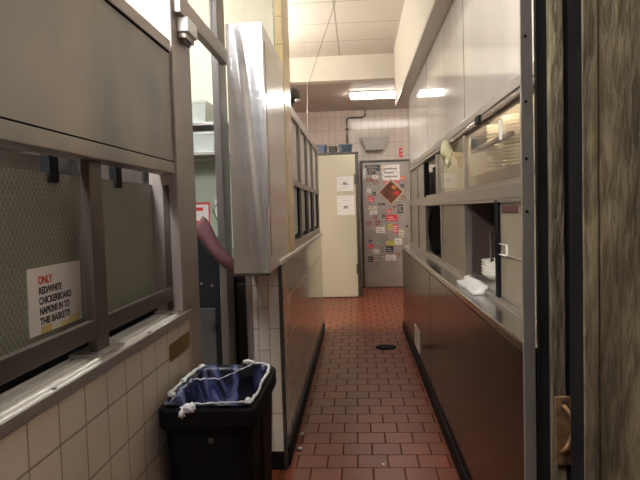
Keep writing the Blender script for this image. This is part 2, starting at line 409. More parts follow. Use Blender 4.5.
t = thing('door_sensor', (-.575, 2.08, 1.87), 'small white door closer box screwed to the grey metal post', 'door closer')
box(-.60, -.56, 2.01, 2.13, 1.925, 1.975, bev=.004).build('housing', 'white', t)
box(-.60, -.57, 2.02, 2.12, 1.905, 1.93, bev=.003).build('bracket', 'alu', t)
for y in (2.04, 2.07, 2.10): MB().cyl((-.585, y, 1.893), (-.585, y, 1.906), .006, seg=8).build('screw', 'darkmetal', t)

tag(box(-.6, -.5965, 1.79, 2.005, .836, .892, bev=.001).build('brass_plate', 'brass'), 'small dark brass plate on the tiled half wall under the ledge', 'plate')

# --- corridor left: low tiled wall with sliding windows
XC = -.385
struct(box(XC - .15, XC, 2.895, 6.2, 0, 1.035).build('wall_left', 'corr_tile'), 'low glossy cream tile wall along the corridor')
struct(box(XC - .15, XC - .012, 2.885, 2.90, .09, 1.03).build('trim_11', 'endtile'), 'white tiled end of the low corridor wall')
struct(box(XC - .014, XC + .004, 2.88, 2.91, 0, 1.03).build('trim_12', 'alu_dark'), 'grey metal corner guard')
struct(box(XC - .175, XC - .15, 2.865, 2.92, 0, 1.0).build('trim_13', 'alu'), 'grey metal strip beside the white end tiles')
struct(box(XC - .17, XC + .012, 2.875, 6.22, 1.035, 1.06, bev=.006).build('trim_14', 'plaster'), 'cream sill on the low corridor wall')
struct(box(XC - .002, XC + .012, 2.912, 6.21, 0, .10, bev=.003).build('baseboard_left', 'rubber'), 'black base along the low corridor wall')
struct(box(XC - .15, XC - .014, 2.875, 2.887, 0, .09).build('baseboard_left', 'rubber'), 'black base on the wall end')
# yellow tile column
struct(box(XC - .042, XC, 3.27, 3.60, 1.06, 3.13, bev=.006).build('trim_15', 'yellow'), 'yellow glazed tile column above the sill')
# window screen on the sill
scr = thing('window_screen', (XC - .05, 4.9, 1.06), 'aluminium screen of small sliding windows standing on the corridor sill', 'window screen')
for z0, z1 in ((1.06, 1.11), (1.46, 1.50), (1.90, 1.96)):
    box(XC - .06, XC - .01, 3.63, 6.15, z0, z1, bev=.003).build('rail', 'alu', scr)
for y in (3.63, 4.2, 4.8, 5.4, 6.1):
    box(XC - .06, XC - .01, y, y + .045, 1.11, 1.90).build('mullion', 'case_frame', scr)
ys = [3.675, 4.2, 4.245, 4.8, 4.845, 5.4, 5.445, 6.1]
for i in range(0, 8, 2):
    box(XC - .04, XC - .034, ys[i], ys[i + 1], 1.50, 1.90).build('upper_pane', 'paper', scr)['label'] = 'white frosted pane'
    f = box(XC - .05, XC - .028, ys[i], ys[i + 1], 1.11, 1.14).build('sliding_window', 'black', scr)
    box(XC - .05, XC - .028, ys[i], ys[i] + .05, 1.14, 1.46).build('stile', 'black', f)
    box(XC - .05, XC - .028, ys[i + 1] - .05, ys[i + 1], 1.14, 1.46).build('stile', 'black', f)
    box(XC - .042, XC - .036, ys[i] + .05, ys[i + 1] - .05, 1.14, 1.46).build('pane', 'grey_tub', f)

# --- stainless box on the wall end
t = thing('steel_cabinet', (-.46, 2.8, 1.03), 'tall narrow brushed stainless steel cabinet mounted at the end of the corridor wall', 'cabinet')
def warped_face():
    """the sheet facing the camera is slightly buckled"""
    mb = MB(); nx, nz = 30, 60; g = []
    for j in range(nz + 1):
        row = []
        for i in range(nx + 1):
            u = i / nx; v = j / nz
            x = -.543 + .156 * u; z = 1.032 + 1.076 * v
            e = math.sin(PI * u) ** .5 * math.sin(PI * v) ** .4
            uc = .18 + .56 * (1 - v) ** .85
            y = 2.530 + e * (.0045 * math.exp(-((u - uc) / .13) ** 2) - .003 * math.exp(-((u - uc - .28) / .12) ** 2))
            row.append(mb.bm.verts.new((x, y, z)))
        g.append(row)
    for j in range(nz):
        for i in range(nx): mb.bm.faces.new((g[j][i], g[j][i + 1], g[j + 1][i + 1], g[j + 1][i]))
    b = [[mb.bm.verts.new((r[k].co.x, 2.545, r[k].co.z)) for k in (0, -1)] for r in (g[0], g[-1])]
    mb.bm.faces.new((b[0][0], b[1][0], b[1][1], b[0][1]))
    return mb
warped_face().build('front_sheet', 'steel', t, smooth=True)
box(-.545, -.387, 2.5365, 3.24, 1.03, 2.11, bev=.003).build('body', 'steel', t)
box(-.545, -.385, 2.528, 2.54, 1.022, 1.034).build('bottom_flange', 'darkmetal', t)
box(-.387, -.3845, 2.60, 3.20, 1.10, 2.05, bev=.001).build('side_panel', 'steel_x', t)

# --- kitchen seen through the opening
t = thing('steel_shelf', (-1.1, 4.03, 1.68), 'two-tier steel wall shelf on the pale kitchen wall', 'shelf')
for z in (1.69, 1.885):
    box(-1.42, -.72, 3.88, 4.2, z, z + .022, bev=.003).build('shelf_board', 'steel', t)
for x in (-1.38, -.78):
    box(x, x + .02, 4.17, 4.2, 1.62, 2.0).build('bracket', 'steel', t)
def tub(loc, sx, sy, h, mat, label):
    r = MB(); x, y, z = loc
    rr = lambda a, b, zz: [(x - a, y - b, zz), (x + a, y - b, zz), (x + a, y + b, zz), (x - a, y + b, zz)]
    r.loft([rr(sx * .86, sy * .86, z), rr(sx * .97, sy * .97, z + h * .85), rr(sx, sy, z + h * .86), rr(sx, sy, z + h), rr(sx * .96, sy * .96, z + h)])
    o = r.build('storage_tub', mat); return tag(o, label, 'tub')
tub((-1.1, 4.03, 1.907), .11, .12, .15, 'grey_tub', 'pale grey lidded tub on the upper kitchen shelf')
tub((-1.1, 4.03, 1.712), .17, .13, .135, 'grey_tub', 'wide grey tub on the lower kitchen shelf')
struct(box(-1.9, -.562, 4.192, 4.2, .4, 1.68).build('trim_16', 'greenish'), 'pale green painted area of the kitchen wall below the shelf')
ps = thing('wall_notice', (-1.2, 4.19, 1.14), 'white notice with a red border on the green kitchen wall', 'notice')
box(-1.32, -1.06, 4.186, 4.192, 1.14, 1.38).build('sheet', 'paper', ps)
for a in ((-1.32, -1.06, 1.365, 1.38), (-1.32, -1.06, 1.14, 1.15), (-1.07, -1.06, 1.15, 1.365), (-1.32, -1.31, 1.15, 1.365), (-1.27, -1.11, 1.32, 1.345), (-1.25, -1.12, 1.22, 1.25)):
    box(a[0], a[1], 4.184, 4.187, a[2], a[3]).build('red_line', 'redink', ps)
t = thing('wall_socket', (-.99, 4.19, 1.27), 'white wall socket with a green cord on the kitchen wall', 'socket')
box(-1.02, -.955, 4.18, 4.192, 1.27, 1.40, bev=.003).build('cover', 'white', t)
MB().tube([(-.995, 4.175, 1.34), (-1.0, 4.15, 1.36), (-1.03, 4.15, 1.32), (-1.0, 4.15, 1.25), (-.985, 4.15, 1.18), (-1.0, 4.15, 1.13), (-1.06, 4.15, 1.08)], .006).build('cord', 'green_wire', t)
# black equipment with sloping top
t = thing('black_food_cooler', (-.85, 3.3, 0), 'black enamel kitchen cooler with a sloping lid behind the opening', 'cooler')
MB().prism([(-1.35, .08), (-.57, .08), (-.57, .97), (-.66, .985), (-.86, 1.15), (-1.35, 1.20)], 'y', 3.02, 3.6).build('body', 'blackgloss', t)
MB().prism([(-1.35, .08), (-.65, .08), (-.65, 1.06), (-.745, 1.18), (-1.35, 1.19)], 'y', 2.68, 3.02).build('front_section', 'black', t)
box(-.80, -.668, 2.668, 2.68, .45, .86, bev=.004).build('door', 'darkpanel', t)
box(-.83, -.815, 2.645, 2.68, .3, .93, bev=.003).build('handle', 'darkmetal', t)
box(-.635, -.575, 3.01, 3.02, .2, .93, bev=.002).build('side_panel', 'bronze', t)
box(-1.3, -.66, 2.72, 3.55, 0, .08).build('plinth', 'black', t)
for x, z in ((-.78, .99), (-.73, .975), (-.68, .965)):
    MB().cyl((x, 2.68, z), (x, 2.67, z), .006, seg=12).build('knob', 'chrome', t)
mb = MB(); rings = []
for i in range(15):
    u = i / 14; x = -.735 + .185 * u; z = 1.24 - .215 * u + .01 * math.sin(9 * u)
    w = .034 - .020 * u + .004 * math.sin(7 * u + 1)
    rings.append([(x + .7 * w * math.cos(a), 2.652 + .03 * math.sin(a), z + 1.2 * w * math.cos(a) + .012 * math.sin(2 * a + 5 * u)) for a in [k * 2 * PI / 14 for k in range(14)]])
mb.loft(rings)
tag(mb.build('rolled_cloth', 'maroon', smooth=True), 'dusky maroon cloth lying diagonally along the edge of the black cooler', 'cloth')
# rack and bits seen through the gap over the wire glass
t = thing('storage_rack', (-2.3, 2.6, 0), 'dark steel storage rack in the kitchen behind the wire glass', 'rack')
for x in (-2.9, -1.9):
    for y in (1.3, 3.8): box(x, x + .04, y, y + .04, 0, 2.0).build('upright', 'darkmetal', t)
for z in (.4, .9, 1.38, 1.75): box(-2.9, -1.86, 1.3, 3.84, z, z + .025).build('shelf_board', 'darkmetal', t)
def kbox(x0, x1, y0, y1, h, mat, label):
    return tag(box(x0, x1, y0, y1, 1.406, 1.406 + h, bev=.004).build('carton', mat), label, 'box', 'cartons on the kitchen rack')
kbox(-2.4, -2.0, 2.6, 3.0, .26, 'dark_room', 'brown carton on the dark kitchen rack, left of the dull tan one')
kbox(-2.5, -1.95, 3.1, 3.7, .28, 'bronze', 'dull tan carton on the dark kitchen rack')
tag(MB().lathe([(.05, 0), (.06, .01), (.075, .14), (.07, .15), (.05, .15)], (-2.05, 2.3, 1.406), 20).build('steel_canister', 'chrome', smooth=True), 'shiny round canister on the kitchen rack seen above the wire glass', 'canister')
tag(box(-2.3, -2.0, 1.5, 1.86, 1.406, 1.60, bev=.004).build('red_crate', 'redink'), 'red crate at the left edge behind the wire glass', 'crate')

t = thing('added_dark_cabinet', (-2.4, 4.1, 0), 'tall dark grey cabinet added to keep the gap above the wire glass dim', 'cabinet')  # added to cover the bright kitchen wall with something dark
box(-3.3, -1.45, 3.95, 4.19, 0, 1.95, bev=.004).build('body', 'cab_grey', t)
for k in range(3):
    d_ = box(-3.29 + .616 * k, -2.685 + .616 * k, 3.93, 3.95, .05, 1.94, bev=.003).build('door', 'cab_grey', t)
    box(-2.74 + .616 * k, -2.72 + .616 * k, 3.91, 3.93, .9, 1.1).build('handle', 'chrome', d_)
# --- trash can
def rrect(cx, cy, hx, hy, r, z, n=6):
    pts = []
    for qx, qy, a0 in ((1, 1, 0), (-1, 1, PI / 2), (-1, -1, PI), (1, -1, 3 * PI / 2)):
        for k in range(n + 1):
            a = a0 + k * PI / 2 / n
            pts.append((cx + qx * (hx - r) + r * math.cos(a), cy + qy * (hy - r) + r * math.sin(a), z))
    return pts
CX, CY = -.435, 1.80
tc = thing('trash_can', (CX, CY, 0), 'tall narrow black plastic trash can standing beside the tiled half wall', 'trash can')
mb = MB()
prof = [(.105, .185, .03, 0), (.108, .188, .03, .02), (.126, .212, .035, .69), (.128, .214, .035, .70), (.138, .224, .035, .70), (.140, .226, .035, .71), (.140, .226, .035, .752), (.137, .223, .035, .758), (.125, .211, .03, .758), (.121, .207, .03, .74), (.104, .182, .03, .03)]
mb.loft([rrect(CX, CY, a, b, r, z) for a, b, r, z in prof])
mb.build('body', 'black', tc, smooth=False)
for sx in (-1, 1):
    box(CX + sx * .124 - .006, CX + sx * .124 + .006, CY - .05, CY + .05, .10, .68, bev=.003).build('vent_rib', 'black', tc)
MB().cyl((CX + .01, CY - .2115, .665), (CX + .01, CY - .2145, .665), .008, seg=14).build('emblem', 'darkmetal', tc)
bg = thing('trash_bag', (CX, CY, .5), 'blue see-through trash bag with white tied edges lining the black can', 'trash bag')
mb = MB(); rings = []; nseg = 96
levels = [(.128, .214, .766, .002), (.122, .208, .768, .004), (.112, .198, .748, .008), (.104, .190, .715, .014), (.092, .178, .67, .020), (.075, .155, .61, .026), (.045, .11, .56, .022), (.015, .04, .54, .008)]
for li, (a, b, z, amp) in enumerate(levels):
    ring = []
    for p in rrect(CX, CY, a, b, min(.03, a * .6), z, nseg // 4 - 1):
        v = Vector(p); d = Vector((v.x - CX, v.y - CY, 0)); L = max(d.length, .001); d.normalize()
        ang = math.atan2(d.y, d.x)
        w = noise.noise(Vector((math.cos(ang) * 5, math.sin(ang) * 5, z * 8))) * amp * 1.6 + math.sin(ang * 17 + z * 20) * amp * .35 + math.sin(ang * 29) * amp * .25
        ring.append((v.x - d.x * w * (0 if li == 0 else 1) , v.y - d.y * w * (0 if li == 0 else 1), z + (noise.noise(Vector((ang * 3, li * 1.7, 0))) * amp * 1.2 if li > 1 else 0)))
    rings.append(ring)
mb.loft(rings, cap0=False, cap1=True)
mb.build('film', 'bag', bg, smooth=True)
def strip(pts, r, name='tied_edge'):
    out = []; rad = []
    for i in range(len(pts) - 1):
        a = Vector(pts[i]); b = Vector(pts[i + 1])
        for k in range(8):
            p = a.lerp(b, k / 8); out.append(p + Vector((0, 0, noise.noise(p * 60) * .005))); rad.append(r * (1 + .55 * noise.noise(p * 90)))
    out.append(Vector(pts[-1])); rad.append(r)
    MB().tube(out, r, 8, rad).build(name, 'bagwhite', bg, smooth=True)
z = .772
strip([(CX - .133, CY - .13, z), (CX - .128, CY - .06, z), (CX - .132, CY + .02, z), (CX - .124, CY + .10, z), (CX - .115, CY + .16, z)], .0055)
strip([(CX + .126, CY - .20, z), (CX + .130, CY - .10, z), (CX + .126, CY + .0, z), (CX + .128, CY + .10, z), (CX + .118, CY + .19, z), (CX + .06, CY + .212, z)], .0045)
strip([(CX - .04, CY - .215, z), (CX + .03, CY - .2, z - .004), (CX + .122, CY - .205, z)], .0025)
strip([(CX + .06, CY + .21, z), (CX - .03, CY + .10, z - .02), (CX - .10, CY + .02, z)], .002)
def knot(x, y, zz, r, sx=1, sy=1, sz=1, seed=0):
    mb = MB(); bmesh.ops.create_icosphere(mb.bm, subdivisions=3, radius=1)
    for v in mb.bm.verts:
        d = v.co.normalized(); k = r * .9 * (1 + .9 * noise.noise(d * 2.6 + Vector((seed, 0, 0))) + .5 * noise.noise(d * 7 + Vector((0, seed, 0))))
        v.co = Vector((x + d.x * k * sx, y + d.y * k * sy, zz + d.z * k * sz))
    mb.build('knot', 'bagwhite', bg, smooth=True)
knot(CX - .045, CY - .225, .762, .013, 1.4, .7, 1.0, 1)
knot(CX - .062, CY - .236, .750, .009, 1, .7, 1.3, 2)
knot(CX + .045, CY + .212, .774, .011, 1.9, 1, .8, 3)
knot(CX + .118, CY - .205, .774, .010, 1.1, 1.1, 1, 4)
knot(CX - .118, CY - .14, .774, .009, 1.1, 1.3, .8, 5)
knot(CX - .125, CY + .0, .774, .008, 1, 1.6, .8, 6)
knot(CX - .112, CY + .17, .774, .010, 1.3, 1.2, .7, 7)

# --- right-hand side: lower stainless cabinets, counter, cases, upper cabinets
def lower_unit(y0, y1, label, doors):
    t = thing('base_cabinet', ((.72), (y0 + y1) / 2, 0), label, 'cabinet')
    box(.49, .965, y0, y1, .07, .868).build('body', 'steel_dark', t)
    box(.505, .95, y0 + .002, y1 - .002, 0, .07).build('plinth', 'rubber', t)
    n = doors
    for i in range(n):
        a = y0 + (y1 - y0) * i / n + .003; b = y0 + (y1 - y0) * (i + 1) / n - .003
        box(.470, .490, a, b, .085, .862, bev=.002).build('door', 'steel_dark', t)
    return t
lower_unit(1.645, 3.925, 'dark polished steel base cabinet nearest the camera on the right', 1)
lower_unit(3.93, 6.29, 'dark polished steel base cabinet beyond the seam, near the floor drain', 2)
struct(box(.455, .47, 1.645, 6.29, 0, .085, bev=.004).build('baseboard_right', 'rubber'), 'black base along the steel cabinets')
t = thing('steel_countertop', (.72, 4.02, .868), 'long narrow stainless steel countertop along the right side of the corridor', 'countertop')
box(.465, .965, 1.645, 6.30, .868, .902, bev=.006).build('slab', 'steel_x', t)
box(.556, .572, 1.645, 6.30, .902, .925, bev=.003).build('back_ledge', 'case_frame', t)
tag(box(.4645, .4695, 4.66, 5.02, .13, .31, bev=.002).build('wall_plate', 'white'), 'small white cover plate low on the steel base cabinet', 'cover plate')

def sliding_case(z0, z1, segs, label, name):
    t = thing(name, (.76, 4.0, z0), label, 'display case')
    box(.93, .96, 1.645, 6.30, z0, z1).build('back', 'case_back', t)
    for yd in (1.66, 4.06, 6.27): box(.60, .93, yd, yd + .012, z0 + .012, z1).build('divider', 'case_frame', t)
    if z0 > 1.2: box(.600, .614, 1.72, 3.9, 1.702, 1.716).build('added_tube', 'added_fluor_case', t)  # added tube hidden behind the track, brightens the plates
    box(.572, .93, 1.645, 6.30, z0, z0 + .012).build('bottom', 'case_frame', t)
    for y0, y1, k in segs:
        if k == 'post': box(.562, .60, y0, y1, z0, z1, bev=.002).build('post', 'case_frame', t)
        if k == 'black': box(.562, .60, y0, y1, z0, z1, bev=.002).build('post', 'black', t)
        if k == 'pane': box(.578, .583, y0, y1, z0 + .012, z1).build('glass', 'clear_case', t)
        if k == 'panel': box(.574, .588, y0, y1, z0 + .012, z1).build('panel', 'case_back', t)
        if k == 'steelpanel': box(.574, .588, y0, y1, z0 + .012, z1).build('panel', 'case_frame', t)
    return t
lc = sliding_case(.925, 1.322, [(1.66, 2.40, 'panel'), (2.40, 2.45, 'black'), (3.13, 3.15, 'post'), (3.15, 3.98, 'panel'), (3.98, 4.02, 'post'), (4.9, 4.94, 'post'), (4.94, 5.5, 'steelpanel'), (5.5, 5.54, 'post'), (5.54, 6.25, 'steelpanel'), (6.25, 6.3, 'post')],
                  'lower stainless display case with sliding glass doors on the right counter', 'lower_display_case')
box(.75, .76, 2.45, 3.12, .937, 1.32).build('inner_panel', 'dark_room', lc)
box(.60, .75, 3.105, 3.12, .937, 1.32).build('inner_panel', 'dark_room', lc)
box(.60, .93, 2.44, 2.452, .937, 1.32).build('inner_panel', 'dark_room', lc)
box(.562, .575, 1.66, 6.28, 1.31, 1.322).build('top_rail', 'case_frame', lc)
uc = sliding_case(1.382, 1.665, [(1.66, 3.11, 'pane'), (3.11, 3.14, 'post'), (3.14, 4.15, 'pane'), (4.15, 4.22, 'post'), (4.9, 4.97, 'black'), (4.97, 5.5, 'steelpanel'), (5.5, 5.55, 'post'), (5.55, 6.25, 'steelpanel'), (6.25, 6.3, 'post')],
                  'upper stainless display case with sliding glass doors below the white cabinets', 'upper_display_case')
box(.635, .66, 2.5, 3.3, 1.585, 1.605, bev=.002).build('inner_rail', 'dark_room', uc)
box(.64, .93, 1.68, 3.3, 1.394, 1.462, bev=.003).build('inner_riser', 'case_frame', uc)
box(.567, .576, 2.36, 2.385, 1.555, 1.635, bev=.002).build('pane_handle', 'white', uc)
t = thing('case_shelf', (.76, 4.0, 1.322), 'thick stainless shelf between the upper and lower display cases', 'shelf')
box(.56, .965, 1.645, 6.30, 1.322, 1.38, bev=.006).build('board', 'case_frame', t)
t = thing('case_track', (.76, 4.0, 1.665), 'double steel door track below the white upper cabinets', 'track')
box(.56, .598, 1.645, 6.30, 1.70, 1.742, bev=.004).build('upper_track', 'case_frame', t)
box(.573, .598, 1.645, 6.30, 1.666, 1.70).build('recess', 'darkmetal', t)
box(.553, .572, 1.645, 6.30, 1.672, 1.690, bev=.004).build('lower_track', 'steel_x', t)
box(.545, .56, 2.66, 2.74, 1.665, 1.70, bev=.003).build('clip', 'black', t)
cab0 = None
for i, (y0, y1, lab) in enumerate(((1.645, 3.118, 'white glossy upper cabinet nearest the camera'), (3.122, 4.685, 'white glossy upper cabinet in the middle of the row'), (4.69, 6.29, 'white glossy upper cabinet farthest along the row'))):
    t = thing('upper_cabinet', (.76, (y0 + y1) / 2, 1.742), lab, 'cabinet', 'white upper cabinets')
    box(.59, .965, y0, y1, 1.745, 2.453).build('body', 'white', t)
    box(.57, .59, y0 + .004, y1 - .004, 1.748, 2.453, bev=.002).build('door', 'white_gloss', t)
    box(.568, .590, y1 - .006, y1 - .001, 1.75, 2.45).build('seam_strip', 'darkmetal', t)

# plates in the upper case
def plate(x, y, z):
    return MB().lathe([(.045, 0), (.05, .0), (.075, .008), (.118, .014), (.120, .017), (.118, .0175), (.072, .012), (.05, .006)], (x, y, z), 36)
shelf_z = 1.462
p0 = tag(plate(.765, 2.95, shelf_z).build('dinner_plate', 'china', smooth=True), 'white dinner plate in the tall stack behind the glass of the upper display case', 'plate', 'stacked plates in the upper display case')
for sx, n in ((0, 14), (1, 14)):
    for k in range(n):
        if sx == 0 and k == 0: continue
        c = p0.copy(); COL.objects.link(c); c.location = Vector(p0.location) + Vector((.0, -.30 * sx, .0158 * k)) + Vector((.002 * math.sin(k * 2.1), .002 * math.cos(k * 1.7), 0))
        if sx: c['label'] = 'white dinner plate in the stack closest to the door post, upper display case'
t = tag(box(.84, .845, 2.98, 3.16, 1.45, 1.55).build('white_card', 'paper'), 'small white card standing inside the upper display case', 'card')
# glove hanging from the track
g = thing('rubber_glove', (.55, 3.52, 1.53), 'pale yellow rubber glove hanging from the door track', 'glove')
def gl(pts, r, nm): MB().tube(pts, r[0], 10, r).build(nm, 'glove', g, smooth=True)
gl([(.545, 3.56, 1.695), (.54, 3.56, 1.66), (.54, 3.55, 1.62), (.54, 3.54, 1.585)], [.02, .028, .038, .03], 'cuff')
gl([(.54, 3.56, 1.59), (.54, 3.57, 1.555), (.54, 3.56, 1.53)], [.016, .013, .008], 'finger')
gl([(.54, 3.53, 1.59), (.54, 3.50, 1.55), (.54, 3.47, 1.54), (.54, 3.43, 1.56), (.54, 3.41, 1.60)], [.014, .012, .010, .009, .007], 'finger')
gl([(.54, 3.54, 1.59), (.54, 3.53, 1.55), (.54, 3.51, 1.525)], [.015, .012, .008], 'finger')
# things in the lower case
bp = None
for k in range(5):
    o = MB().lathe([(.04, 0), (.045, 0), (.07, .022), (.085, .040), (.083, .041), (.066, .022), (.04, .006)], (.675, 2.86, .938 + k * .015), 28)
    if k == 0: bp = tag(o.build('soup_bowl', 'china', smooth=True), 'white bowl in the short stack inside the dark bay of the lower case', 'bowl', 'stacked bowls in the lower display case')
    else:
        o.bm.free(); c = bp.copy(); COL.objects.link(c); c.location = Vector(bp.location) + Vector((0, 0, .015 * k))
mb = MB(); gx, gy = 12, 22; G = []
for top in (1, 0):
    g = []
    for i in range(gx + 1):
        row = []
        for j in range(gy + 1):
            x = .50 + .07 * i / gx; y = 2.62 + .42 * j / gy
            zz = .927 if x > .553 else .904
            e = min(1, 4 * min(i, gx - i) / gx + .25) * min(1, 5 * min(j, gy - j) / gy + .2)
            if top: zz = max(.905, .915 + .022 * (x > .54)) + .006 * e + .010 * abs(noise.noise(Vector((x * 26, y * 13, 3)))) * e + .004
            else: zz = .9035 if x < .553 else .9265
            row.append(mb.bm.verts.new((x + .01 * noise.noise(Vector((y * 12, x * 5, 0))), y, zz)))
        g.append(row)
    G.append(g)
for g, f in ((G[0], 1), (G[1], 0)):
    for i in range(gx):
        for j in range(gy): mb.bm.faces.new((g[i][j], g[i + 1][j], g[i + 1][j + 1], g[i][j + 1]))
def side(a, b):
    for k in range(len(a) - 1): mb.bm.faces.new((a[k], a[k + 1], b[k + 1], b[k]))
side(G[0][0], G[1][0]); side(G[0][-1], G[1][-1])
side([r[0] for r in G[0]], [r[0] for r in G[1]]); side([r[-1] for r in G[0]], [r[-1] for r in G[1]])
tag(mb.build('folded_cloth', 'napkin', smooth=True), 'crumpled white cloth on the steel countertop in front of the dark bay', 'cloth')
t = thing('case_latch', (.555, 2.42, 1.08), 'chrome latch with a clear block on the black post of the lower case', 'latch')
MB().cyl((.553, 2.48, 1.063), (.553, 2.48, 1.19), .0045, seg=10).build('grip', 'chrome', t)
box(.553, .563, 2.476, 2.484, 1.068, 1.076).build('stand_off', 'chrome', t)
box(.553, .563, 2.476, 2.484, 1.178, 1.186).build('stand_off', 'chrome', t)
for a in ((2.29, 2.43, 1.142, 1.145), (2.29, 2.43, 1.10, 1.103), (2.29, 2.293, 1.103, 1.142), (2.427, 2.43, 1.103, 1.142)):
    box(.566, .576, *a).build('clear_block_edge', 'white', t)
MB().cyl((.57, 2.10, 1.103), (.57, 2.29, 1.103), .002, seg=8).build('rod', 'chrome', t)
t = thing('towel_hook', (.70, 2.85, 1.27), 'short chrome rod inside the dark bay of the lower display case', 'hook')
MB().cyl((.70, 2.70, 1.285), (.70, 3.0, 1.285), .007, seg=12).build('bar', 'chrome', t)
MB().cyl((.70, 3.0, 1.285), (.75, 3.0, 1.285), .012, seg=12).build('mount', 'chrome', t)
tag(box(.568, .574, 2.14, 2.36, 1.272, 1.295).build('red_strip', 'maroon'), 'red strip on the beige panel of the lower display case', 'strip')
# dark oval tray standing in for a curved dark reflection
mb = MB(); rings = []
for r, dx in ((1, 0), (1.0, .012), (.94, .018), (.86, .012), (0.02, .012)):
    rings.append([(.594 - dx, 4.46 + .40 * r * math.cos(a), 1.125 + .178 * r * math.sin(a)) for a in [k * 2 * PI / 40 for k in range(40)]])
mb.loft(rings); tag(mb.build('oval_reflection', 'matte_black', smooth=True), 'black oval tray standing in for a dark reflection in the far bay of the lower case', 'disc')
tag(box(.62, .80, 4.30, 4.85, 1.394, 1.62, bev=.01).build('dark_box', 'black'), 'black box inside the open bay of the upper display case', 'box')

# --- far end: fridge, door, wall fittings
t = thing('refrigerator', (-.3, 8.95, 0), 'tall cream enamel refrigerator at the end of the corridor', 'refrigerator')
box(-.62, .035, 8.66, 9.35, .05, 2.13, bev=.006).build('body', 'steel', t)
box(-.615, -.012, 8.60, 8.655, .012, 2.095, bev=.008).build('door', 'cream_metal', t)
box(-.010, .035, 8.61, 8.66, .012, 2.10, bev=.003).build('door_frame', 'darkmetal', t)
box(-.63, .04, 8.60, 8.66, 2.10, 2.132, bev=.003).build('top_trim', 'darkmetal', t)
for z in (.35, 1.66): box(-.03, .02, 8.585, 8.61, z, z + .15, bev=.004).build('hinge', 'darkmetal', t)
for x in (-.58, -.03):
    for y in (8.7, 9.3): MB().cyl((x, y, 0), (x, y, .05), .025, seg=12).build('foot', 'darkmetal', t)
for (x0, x1, z0, z1, lab) in ((-.285, -.045, 1.565, 1.775, 'upper white notice taped to the cream refrigerator door'), (-.29, -.035, 1.22, 1.50, 'lower white notice taped to the cream refrigerator door')):
    n = thing('paper_notice', ((x0 + x1) / 2, 8.598, z0), lab, 'notice')
    box(x0, x1, 8.596, 8.5995, z0, z1).build('sheet', 'paper', n)
    for k in range(6):
        zz = z1 - .03 - k * (z1 - z0 - .05) / 6; a = x0 + .02 + .05 * (k % 3 == 1); b = x1 - .03 - .06 * ((k * 7) % 3) / 2
        box(a, b, 8.5945, 8.5962, zz - .006, zz).build('printed_line', 'faint', n)
    box((x0 + x1) / 2 - .03, (x0 + x1) / 2 + .03, 8.5945, 8.5962, z0 + .09, z0 + .13).build('printed_figure', 'st_gy', n)
for i, (x0, x1, z, lab) in enumerate(((-.60, -.42, 2.133, 'blue steel food pan on the left end of the refrigerator top'), (-.40, -.27, 2.133, 'dark steel food pan in the middle of the refrigerator top'), (-.25, -.04, 2.133, 'blue steel food pan on the right end of the refrigerator top'))):
    mb = MB(); cx = (x0 + x1) / 2; hx = (x1 - x0) / 2; cy = 8.86; hy = .2; h = .12 if i != 1 else .10
    mb.loft([rrect(cx, cy, hx * .86, hy * .9, .02, z), rrect(cx, cy, hx * .92, hy * .95, .02, z + h - .012), rrect(cx, cy, hx, hy, .02, z + h - .012), rrect(cx, cy, hx, hy, .02, z + h), rrect(cx, cy, hx * .9, hy * .93, .02, z + h), rrect(cx, cy, hx * .84, hy * .88, .02, z + .01)])
    o = tag(mb.build('food_pan', 'pan_blue' if i != 1 else 'darkmetal'), lab, 'pan', 'pans on top of the refrigerator')
